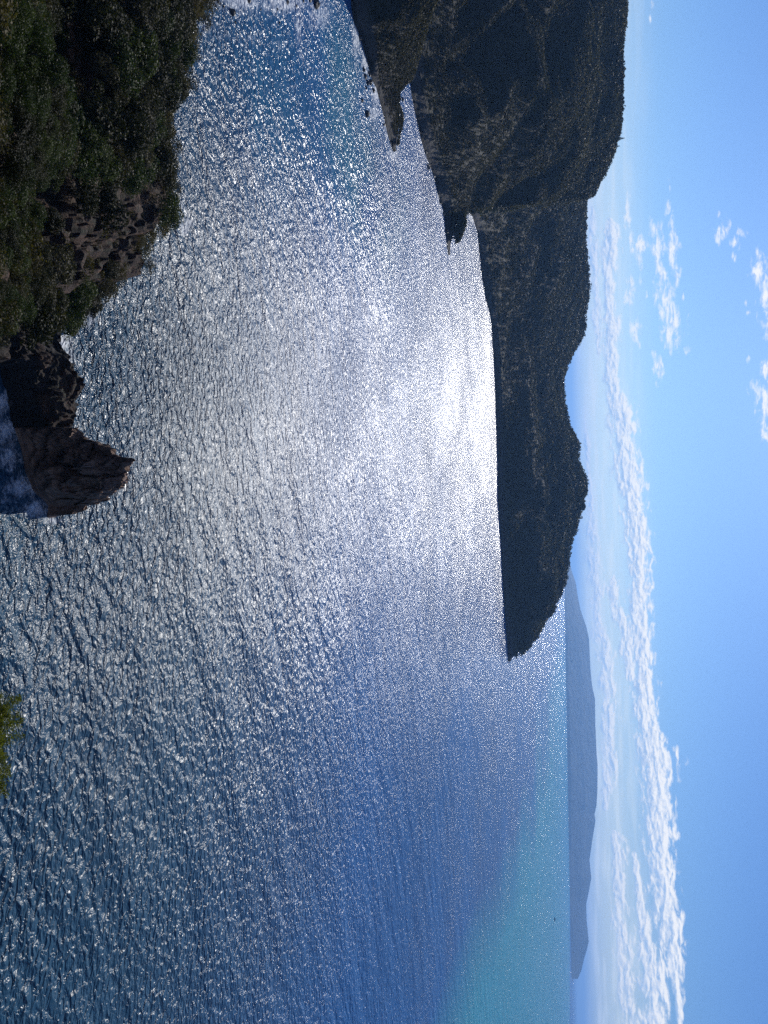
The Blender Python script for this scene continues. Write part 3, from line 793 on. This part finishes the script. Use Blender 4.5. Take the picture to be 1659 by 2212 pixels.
# the brown rock banks carry few shrubs
rocky = np.clip((cY-310)/70, 0, 1)*np.clip((cpar-4.05)/.35, 0, 1)*np.clip(1-(cpar-7.55)/.3*np.clip((560-cY)/60, 0, 1), 0.0, 1)
rocky = np.maximum(rocky, np.clip((cY-585)/40, 0, 1)*(cpar > 4.1))
pick = rng.random(len(cand)) > rocky*np.where(fbm(cand, 9, 3, 61) > .18, .90, .992)
cand, cpar, cY = cand[pick], cpar[pick], cY[pick]
crad = np.where(cpar < 4.4, rng.uniform(.7, 1.4, len(cand)), rng.uniform(1.3, 3.0, len(cand)))
crad = np.where((cpar > 7.7), np.minimum(crad, 1.9), crad)
keep = spaced(cand, crad, None, .50)
cand, cpar, cY, crad = cand[keep], cpar[keep], cY[keep], crad[keep]
dist = np.linalg.norm(cand-np.array([0, 0, CAM_Z]), axis=1)
Xp, Yp, _ = pic_of(cand[:, 0], cand[:, 1], cand[:, 2])
show = crad/dist*(Xp > -60)*(Yp > -60)
order = np.argsort(-show)
solo = order[:285]; rest = order[285:]
SH_GROUP = 'shrubs covering the near headland'
for q, i in enumerate(solo):
    near_slope = cpar[i] < 4.45
    vi = int(rng.integers(0, 6)); me = green_variants[q % 3] if near_slope else near_variants[vi]
    e = bpy.data.objects.new('shrub', None); C.objects.link(e)
    e.location = (cand[i, 0], cand[i, 1], cand[i, 2]-.15)
    r = crad[i]; e.scale = (r, r, r*rng.uniform(.8, 1.15)); e.rotation_euler = (0, 0, rng.uniform(0, 6.28))
    cr = link('crown', me, e); cr.location = (0, 0, .55); link('stem', stem_variants[q % 3], e)
    tone = ['dark', 'brownish', 'dark', 'greenish', 'dark', 'greenish'][vi]; thick = 'squat' if e.scale[2] < .97*r else 'domed'
    size = ('small' if r < 1.0 else 'broad') if near_slope else ('small' if r < 1.6 else ('middling' if r < 2.2 else 'big'))
    lr = 'in the top corner' if Yp[i] < 110 else ('level with the foam' if Yp[i] < 230 else ('level with the nearer spit' if Yp[i] < 340 else ('level with the tall hill' if Yp[i] < 450 else ('beside the brown bank' if Yp[i] < 560 else 'next to the rocky notch'))))
    if near_slope: lab = '%s %s shrub on the nearest slope, %s' % (size, ['bright green', 'darker', 'glossy green'][q % 3], lr if Xp[i] > 60 else lr+', at the edge')
    elif Xp[i] > 330: lab = '%s %s %s shrub on the headland rim, %s' % (size, thick, tone, lr)
    elif cY[i] > 340: lab = '%s %s %s shrub on the brown bank, %s, %s' % (size, thick, tone, 'near the rim' if Xp[i] > 200 else 'near the hollow', 'upper part' if Yp[i] < 450 else 'lower part')
    elif cpar[i] > 6: lab = '%s %s %s shrub on the headland top, %s' % (size, thick, tone, lr)
    else: lab = '%s %s %s shrub in the hollow, %s' % (size, thick, tone, lr)
    e['label'] = lab; e['category'] = 'shrub'; e['group'] = SH_GROUP
# what lies between them: low scrub, uncountable
lowp, lpar, lcol = near_pts(5200, 2.6, 8.6, -200, 700, 12)
lY = lcol*1432-500
rk = np.clip((lY-320)/80, 0, 1)*(lpar > 4.1)
s_ = rng.random(len(lowp)) > rk*np.where(fbm(lowp, 7, 3, 62) > .12, .80, .985)
lowp = lowp[s_]; lowp = lowp[np.linalg.norm(lowp-np.array([0, 0, CAM_Z]), axis=1) > 42]
print('rest shrubs', len(rest), 'low', len(lowp))
link('scrub', grove('scrub', cand[rest], crad[rest], 700, 20, .085, .8, .5), kind='stuff', label='dark shrubs crowding the near headland')
link('scrub', grove('scrub', lowp, rng.uniform(.35, 1.05, len(lowp)), 90, 21, .17, .8, .5), kind='stuff', label='low dark scrub filling the gaps on the near headland')

# the bush right in front of the camera, on the cliff edge
def front_bush():
    a, _ = azt(-42, 1622); D = 8.6; z = z_at(-42, 1622, D)
    x, y = D*math.sin(a), D*math.cos(a)
    e = bpy.data.objects.new('bush', None); C.objects.link(e); e.location = (x, y, 65.0)
    h = z-65.0
    rng = np.random.default_rng(77); V = []; F_ = []; n0 = 0
    for k in range(230):
        d = rng.normal(0, 1, 3); d[2] = abs(d[2])+.5; d /= np.linalg.norm(d)
        base = np.array([rng.normal(0, .25), rng.normal(0, .25), h-.12-abs(rng.normal(0, .15))]); L = rng.uniform(.2, .40)
        n = 260; t = rng.random(n)**.7; cen = base+d*L*t[:, None]+rng.normal(0, .055, (n, 3))*(1.15-t)[:, None]*1.6
        v, f = quads(rng, cen, np.tile(d, (n, 1))*.3+rng.normal(0, 1, (n, 3)), rng.uniform(.018, .042, n), .35)
        V.append(v); F_.append(f+n0); n0 += len(v)
    link('crown', mesh_np('bush_crown', np.concatenate(V), np.concatenate(F_), M_leaf_yellow), e)
    V, Fc = tube([(0, 0, -2.0), (.05, 0, h*.4), (0, .05, h*.8), (0, 0, h+.1)], [.14, .11, .08, .03])
    V2, F2 = [], []
    rr_ = random.Random(3)
    for k in range(6):
        a2 = k*1.05; s0 = (0, .03, h*(.55+.06*k)); e0 = (math.cos(a2)*.5, math.sin(a2)*.5, h*(.55+.06*k)+.7)
        v, f = tube([s0, ((s0[0]+e0[0])*.5, (s0[1]+e0[1])*.5, (s0[2]+e0[2])*.5-.05), e0], [.05, .035, .015]); o = len(V)+len(V2)
        V2 += v; F2 += [tuple(i+o for i in q) for q in f]
    link('trunk', mesh_np('bush_trunk', V+V2, Fc+F2, M_bark, True), e)
    e['label'] = 'yellow-green feathery bush top poking in at the photo\'s left edge, closest to the camera'; e['category'] = 'bush'
front_bush()

# ------------------------------------------------------------------ woods on the far land
def wood(P, par, n, pmin, pmax, seed, rlo, rhi, K, base_tint, c0=0., c1=1., zmin=2.5, qs=.5, squash=.85):
    pts, pp, cc = scatter(P, par, n, pmin, pmax, seed, c0, c1, zmin)
    r = np.random.default_rng(seed).uniform(0, 1, n)**1.6*(rhi-rlo)+rlo
    r *= 1+.35*fbm(pts, 30, 3, seed)
    return pts, r
nA, nB, nC = len(parA), len(parB), len(parC)
pa, ra = wood(PA, parA, 3600, 1.9, 5.6, 31, .7, 1.7, 0, 0, .45, 1., 1.6)
pb, rb = wood(PB, parB, 19000, 1.95, 5.4, 32, 1.2, 4.2, 0, 0, .40, 1., 2.2)
pc, rc = wood(PC, parC, 12500, 1.95, 5.4, 33, 2.0, 5.6, 0, 0, .08, 1., 5.5)
link('forest', grove('forest', pa, ra, 44, 41, .40), kind='stuff', label='low dark scrub on the nearer spit of the far shore')
link('forest', grove('forest', pb, rb, 32, 42, .46, 1.0), kind='stuff', label='dense dark bush covering the tall hill')
link('forest', grove('forest', pc, rc, 34, 43, .48, 1.1), kind='stuff', label='dense dark bush covering the long headland')

tree_crowns = [crown_mesh('tree_crown', 300+i, 420, .26, 7+i % 3, .9, M_leaf_far) for i in range(6)]
tree_trunks = [trunk_mesh('tree_trunk', 320+i, 1.0, .07, 4, .45) for i in range(3)]
def conifer_mesh(seed):
    rng = np.random.default_rng(seed); n = 420; t = rng.random(n)**.8
    a = rng.random(n)*6.283; tier = (t*9) % 1
    r = (1-t)*.30*(.55+.45*(1-tier))*rng.uniform(.6, 1.05, n)+.015
    cen = np.stack([r*np.cos(a), r*np.sin(a), .12+t*.9], 1)
    v, f = quads(rng, cen, np.stack([np.cos(a), np.sin(a), a*0+.5], 1), rng.uniform(.05, .12, n)*(1.15-t*.7), .5)
    return mesh_np('conifer_crown', v, f, M_leaf_far)
conifers = [conifer_mesh(340+i) for i in range(3)]
con_trunk = trunk_mesh('conifer_trunk', 350, 1.0, .03, 0, .2, .95)

def grid_at(P, par, Yrange, Y, k):
    Ys = np.linspace(Yrange[0], Yrange[1], P.shape[1]); j = int(np.clip(np.searchsorted(Ys, Y), 0, P.shape[1]-1)); i = int(np.argmin(np.abs(par-k)))
    return P[i, j]
def add_tree(p, r, label, group, crown=None, stretch=1.0, trunk_h=1.0):
    e = bpy.data.objects.new('tree', None); C.objects.link(e); e.location = (p[0], p[1], p[2]-.3)
    e.rotation_euler = (0, 0, random.uniform(0, 6.28)); e.scale = (r, r, r*stretch)
    c_ = link('crown', crown or random.choice(tree_crowns), e); c_.location = (0, 0, trunk_h)
    link('trunk', random.choice(tree_trunks), e)
    e['label'] = label; e['category'] = 'tree'; e['group'] = group
    return e
def add_conifer(p, h, label, group):
    e = bpy.data.objects.new('conifer', None); C.objects.link(e); e.location = (p[0], p[1], p[2]-.3)
    e.rotation_euler = (0, 0, random.uniform(0, 6.28)); e.scale = (h, h, h)
    link('crown', random.choice(conifers), e); link('trunk', con_trunk, e)
    e['label'] = label; e['category'] = 'conifer'; e['group'] = group
random.seed(8)
crest = 5.0
YC = (300, 1429); YB = (-520, 551); YA = (-420, 327)
for Y in list(np.arange(560, 1040, 9.5)):
    Y2 = Y+random.uniform(-4, 4); r = random.uniform(2.2, 4.4)
    add_tree(grid_at(PC, parC, YC, Y2, crest+random.uniform(-.12, .02)), r, 'dark round tree on the skyline of the long headland', 'trees along the headland skyline', stretch=random.uniform(.8, 1.2), trunk_h=.75)
for Y in (1042, 1047, 1052, 1058, 1063, 1069, 1075):
    add_tree(grid_at(PC, parC, YC, Y, crest-.05), random.uniform(3.2, 4.4), 'dense tree in the clump on the highest knob of the long headland', 'clump on the headland knob', stretch=1.1, trunk_h=.8)
for Y in list(np.arange(1120, 1415, 6.5)):
    r = random.uniform(1.6, 3.0)*(1 if Y < 1350 else .6)
    add_tree(grid_at(PC, parC, YC, Y, crest-.03), r, 'rounded tree on the ridge line sloping down to the headland tip', 'trees down the headland ridge', stretch=random.uniform(.8, 1.1), trunk_h=.7)
for Y in list(np.arange(6, 470, 9.0)):
    Y2 = Y+random.uniform(-4, 4)
    if Y2 > 434: continue
    add_tree(grid_at(PB, parB, YB, Y2, crest-.04), random.uniform(1.4, 3.0), 'dark tree on the skyline of the tall hill', 'trees along the hill skyline', stretch=random.uniform(.8, 1.3), trunk_h=.8)
for Y, h in ((321, 11), (338, 9), (344, 7)):
    add_conifer(grid_at(PB, parB, YB, Y, crest-.02), h, 'pointed conifer standing clear above the shoulder of the tall hill', 'conifers on the hill shoulder')
for Y, h in ((581, 9), (601, 8), (617, 10), (684, 8), (713, 7), (723, 9)):
    add_conifer(grid_at(PC, parC, YC, Y, crest-.02), h, 'small pointed conifer above the flat ridge beside the tall hill', 'conifers on the flat ridge')
for Y in (862, 868, 874, 878, 883, 889, 896, 904, 912):
    add_conifer(grid_at(PC, parC, YC, Y, crest-random.uniform(0, .1)), random.uniform(6, 9.5), 'pointed conifer in the row at the saddle of the long headland', 'conifers at the saddle')
for Y in (985, 990, 994, 999, 1003, 1008, 1013):
    add_conifer(grid_at(PC, parC, YC, Y, crest-random.uniform(0, .08)), random.uniform(6, 8.5), 'pointed conifer on the rise just before the knob of the long headland', 'conifers before the knob')
# larger trees that stand out on the near faces
for k in range(46):
    i = random.randrange(len(pa))
    add_tree(pa[i], ra[i]*1.25, 'low wind-bent tree on the nearer spit of the far shore', 'trees on the nearer spit', stretch=.8, trunk_h=.6)
sel = np.argsort(-(rb/np.linalg.norm(pb-np.array([0, 0, 80]), axis=1))*(pb[:, 0] > -330))[:70]
for i in sel:
    bx, by, _q = pic_of(*[np.array(c) for c in pb[i]])
    hh = 'close above the waterline' if pb[i][2] < 14 else ('low on the slope' if pb[i][2] < 35 else ('halfway up' if pb[i][2] < 70 else 'high up'))
    ll = 'at the top edge' if by < 60 else ('above the nearer spit' if by < 190 else ('above the cove behind the spit' if by < 300 else ('left of the second spit' if by < 400 else 'behind the second spit')))
    add_tree(pb[i], rb[i]*1.2, 'large dark tree on the tall hill, %s, %s' % (hh, ll), 'large trees on the hill face', stretch=1.0, trunk_h=.7)
# the lone tree with a bare trunk and a flat dome crown
def lone_tree():
    p = grid_at(PC, parC, YC, 1099, crest); D = math.hypot(p[0], p[1]); s = D/F
    e = bpy.data.objects.new('tree', None); C.objects.link(e); e.location = (p[0], p[1], p[2]-1)
    V, Fc = tube([(0, 0, -1), (.3, 0, 3), (-.6, 0, 6.0), (-2.0, 0, 8.5)], [.75, .6, .5, .35]); V2, F2 = tube([(-.2, 0, 4.6), (-3.5, .4, 6.4), (-6.5, .2, 8.0)], [.42, .34, .2])
    V3, F3 = tube([(-.2, 0, 5.4), (1.0, -.4, 7.6), (1.4, .2, 9)], [.36, .28, .15])
    o = len(V); o2 = o+len(V2)
    link('trunk', mesh_np('lone_trunk', V+V2+V3, Fc+[tuple(i+o for i in q) for q in F2]+[tuple(i+o2 for i in q) for q in F3], M_bark, True), e)
    rng = np.random.default_rng(5); V = []; F_ = []; n0 = 0
    for (cx, cy, cz, r, q) in [(-4.5, 0, 10.0, 4.0, 900), (-.4, .5, 9.6, 3.3, 700), (-8.5, -.5, 8.8, 3.6, 800), (-11.5, 0, 6.8, 3.2, 600), (-3, 1.5, 11.2, 3.0, 500), (-10.5, -1, 4.0, 3.0, 400), (1.3, 0, 8.0, 1.9, 250)]:
        d = rng.normal(0, 1, (q, 3)); d /= np.linalg.norm(d, axis=1, keepdims=True)
        cen = np.array([cx, cy, cz])+d*np.array([1.05, 1, .62])*r*rng.uniform(.55, 1.03, q)[:, None]
        v, f = quads(rng, cen, d, rng.uniform(.5, 1.1, q), .7); V.append(v); F_.append(f+n0); n0 += len(v)
    link('crown', mesh_np('lone_crown', np.concatenate(V), np.concatenate(F_), M_leaf_far), e)
    e['label'] = 'lone flat-topped tree with its bare trunk showing against the sky beside the headland knob'; e['category'] = 'tree'
    p = grid_at(PC, parC, YC, 1125, crest)
    t = add_tree(p, 2.6, 'small ball-shaped tree alone on the ridge just beyond the lone flat-topped tree', 'solitary ridge trees', stretch=.9, trunk_h=.9)
    del t['group']
lone_tree()

# ------------------------------------------------------------------ rocks
def boulder_mesh(seed):
    bm = bmesh.new(); bmesh.ops.create_icosphere(bm, subdivisions=4, radius=1.0)
    P = np.array([v.co[:] for v in bm.verts]); f = np.array([[v.index for v in fc.verts] for fc in bm.faces]); bm.free()
    rng = np.random.default_rng(seed)
    for k in range(9):                       # chop facets
        n = rng.normal(0, 1, 3); n /= np.linalg.norm(n); n[2] = abs(n[2])*.6; n /= np.linalg.norm(n); lim = rng.uniform(.55, .85)
        dd = P@n; P = P-np.where(dd > lim, (dd-lim)*.85, 0)[:, None]*n
    P = P*(1+.22*fbm(P+seed, .8, 4, seed))[:, None]+0
    P *= np.array([1, rng.uniform(.65, .95), rng.uniform(.6, .95)])
    return mesh_np('boulder', P, f, M_boulder, False)
boulders = [boulder_mesh(500+i) for i in range(7)]
def boulder(X, Y, rp, label, group, tall=1.0, name='boulder'):
    x, y, D = water_pt(X, Y); s = math.hypot(D, CAM_Z)*rp/F
    o = link(name, boulders[random.randrange(7)]); o.location = (float(x), float(y), .12*s)
    o.scale = (s, s, s*tall); o.rotation_euler = (random.uniform(-.2, .2), random.uniform(-.2, .2), random.uniform(0, 6.28))
    o['label'] = label; o['category'] = 'rock'
    if group: o['group'] = group
    return o
random.seed(31)
boulder(500, 27, 8, 'largest dark rock in the white foam at the head of the bay', None, 1.0)
boulder(791, 247, 9, 'isolated dark rock in the bay, just off the nearer spit', None, .8)
boulder(681, 11, 11, 'big black rock at the photo\'s top edge, in the middle of the bay head', None, .9)
boulder(669, 0, 6, 'low black rock touching the biggest rock at the photo\'s top edge', None, .8)
boulder(863, 262, 8, 'rounded dark rock on the inner side of the nearer spit', None, 1.0)
boulder(1039, 583, 4.5, 'small dark rock alone in the glitter just off the long headland shore', None, 1.1)
boulder(850, 322, 6, 'dark rock ending the nearer spit', None, .8)
boulder(968, 545, 5, 'flat dark rock beyond the tip of the second spit', None, .6)
for X, Y, r in [(482,14,3.5),(537,2,6),(563,21,2.6),(603,49,3),(508,48,3),(599,20,3),(620,4,5),(640,12,3),(655,2,4),(470,3,4)]:
    boulder(X, Y, r, 'small dark rock awash in the white foam at the head of the bay', 'rocks in the bay head foam', .8)
for X, Y, r in [(764,33,5),(777,81,5),(782,218,3.5),(785,150,4),(793,179,5),(788,165,5),(797,160,5),(800,178,5),(806,196,4),(790,190,3),(829,270,4),(856,227,6),(869,215,4),(848,290,8),(852,268,8),(846,250,8),(857,305,6),(838,240,6),(845,225,7),(760,10,6),(770,55,5)]:
    boulder(X, Y, r*1.25, 'dark shore rock along the foot of the nearer spit', 'rocks round the nearer spit', .9)
for X, Y, r in [(908,229,4),(914,272,4),(918,327,5),(924,361,5),(926,345,4),(937,380,3.5),(945,412,4),(950,436,4),(957,462,3.5),(962,500,5),(965,518,5),(972,505,6),(978,486,5),(966,534,3.5),(1000,447,3),(1012,452,4),(1020,462,4),(1003,412,3)]:
    boulder(X, Y, r*1.4, 'dark rock at the foot of the tall hill, by the second spit', 'rocks round the second spit', .9)
for X, Y, r in [(1035,544,3),(1037,562,2.6),(1032,505,3),(1040,604,2.2),(1049,650,2),(1097,1425,3),(1099,1432,2),(1096,1395,2.2),(1093,1352,1.8)]:
    boulder(X, Y, r, 'small dark rock at the waterline of the long headland', 'rocks along the headland foot', .9)
_rr = random.Random(9)
for k in range(34):
    Y = 575+850*((k+_rr.uniform(-.4, .4))/34); X = float(np.interp(Y, [540,589,640,698,774,833,921,994,1079,1154,1254,1345,1390,1429], [1037,1041,1050,1062,1067,1070,1073,1075,1076,1081,1086,1092,1096,1098.5]))-_rr.uniform(-.6, 1.4)
    w_ = 'near the tall hill' if Y < 720 else ('below the saddle' if Y < 930 else ('below the knob' if Y < 1150 else 'toward the tip'))
    boulder(X, Y, _rr.uniform(1.0, 2.4), 'dark rock at the waterline of the long headland, '+w_, 'rocks along the headland foot', .8)
for X, Y, r in [(143,714,13),(133,703,11),(152,697,10),(120,700,12),(158,684,9),(171,676,8)]:
    b = boulder(X, Y, r, 'rounded black rock in the cluster beside the foaming notch of the near headland', 'black rocks beside the notch', 1.0)
    b.location.z += 1.2
for X, Y, r in [(127,928,12),(60,925,12),(35,900,9),(12,800,14),(5,770,14),(20,870,8)]:
    b = boulder(X, Y, r, 'dark boulder lodged at the foot of the low rocky neck', 'boulders at the neck', 1.0)

# ------------------------------------------------------------------ the boat
def plain(name, col, rough=.5, metal=0.0):
    mt, g, b, out = mat(name); b.inputs['Base Color'].default_value = (*col, 1); b.inputs['Roughness'].default_value = rough
    g.l.new(g.mix(g.noise(g.node('ShaderNodeTexCoord').outputs['Object'], 2.5, 4), tuple(c*.8 for c in col), tuple(min(c*1.1, 1) for c in col)), b.inputs['Base Color'])
    return mt
def box(x0, x1, y0, y1, z0, z1, taper=0.0):
    t = taper
    return [(x0, y0, z0), (x1, y0, z0), (x1, y1, z0), (x0, y1, z0), (x0+t, y0+t, z1), (x1-t, y0+t, z1), (x1-t, y1-t, z1), (x0+t, y1-t, z1)], \
           [(0, 3, 2, 1), (4, 5, 6, 7), (0, 1, 5, 4), (1, 2, 6, 5), (2, 3, 7, 6), (3, 0, 4, 7)]
def boat():
    x, y, D = water_pt(1197.4, 1986)
    e = bpy.data.objects.new('boat', None); C.objects.link(e); e.location = (float(x), float(y), 0); e.rotation_euler = (0, 0, R(8))
    dark = plain('dark_hull', (.03, .035, .05)); pale = plain('cabin_paint', (.14, .15, .18)); glass = plain('dark_glass', (.02, .02, .03), .1)
    st = [(-8, 1.9, 1.7), (-4, 2.3, 1.6), (1, 2.4, 1.7), (5, 1.7, 2.1), (8.5, .12, 2.7)]; V, Fc = [], []
    for (sx, w, h) in st:
        V += [(sx, -w, h), (sx, -w*.8, .3), (sx, 0, -.8), (sx, w*.8, .3), (sx, w, h)]
    for i in range(4):
        for k in range(4): Fc.append((i*5+k, i*5+k+1, i*5+k+6, i*5+k+5))
        Fc.append((i*5+4, i*5, i*5+5, i*5+9))
    V.append((-8, 0, 1.0)); n = len(V)-1
    Fc += [(0, 4, 3, 1)]; Fc += [(1, 3, 2, 2)] if False else []
    link('hull', mesh_np('hull', V, Fc, dark), e)
    v, f = box(-4.5, 2.2, -1.5, 1.5, 1.6, 4.2, .25); cb = link('cabin', mesh_np('cabin', v, f, pale), e)
    v, f = box(2.02, 2.12, -1.15, 1.15, 2.8, 3.7); link('window', mesh_np('window', v, f, glass), cb)
    for s in (-1, 1):
        v, f = box(-3.6, 1.3, s*1.39-.04+.0, s*1.39+.04, 2.8, 3.6); link('window', mesh_np('window', v, f, glass), cb)
    v, f = tube([(-1, 0, 4.1), (-1, 0, 7.6)], [.12, .06]); link('mast', mesh_np('mast', v, f, dark), e)
    e['label'] = 'tiny dark motor boat out on the turquoise water near the horizon'; e['category'] = 'boat'
boat()

# ------------------------------------------------------------------ haze
def haze():
    mt = bpy.data.materials.new('air'); mt.use_nodes = True; g = NT(mt.node_tree); g.n.clear()
    v = g.node('ShaderNodeVolumePrincipled'); out = g.node('ShaderNodeOutputMaterial'); g.l.new(v.outputs[0], out.inputs['Volume'])
    v.inputs['Color'].default_value = (*HAZE_COL, 1); v.inputs['Density'].default_value = HAZE_D; v.inputs['Anisotropy'].default_value = HAZE_G
    me = bpy.data.meshes.new('haze'); S = 61000.0
    vv, ff = box(-S, S, -S, S, -9.0, 460.0); me.from_pydata(vv, [], ff); me.materials.append(mt); me.update()
    link('haze', me, kind='stuff', label='thin blue sea haze')
HAZE_COL, HAZE_D, HAZE_G = (.26, .52, 1.0), 6.0e-5, .35
if HAZE_D: haze()
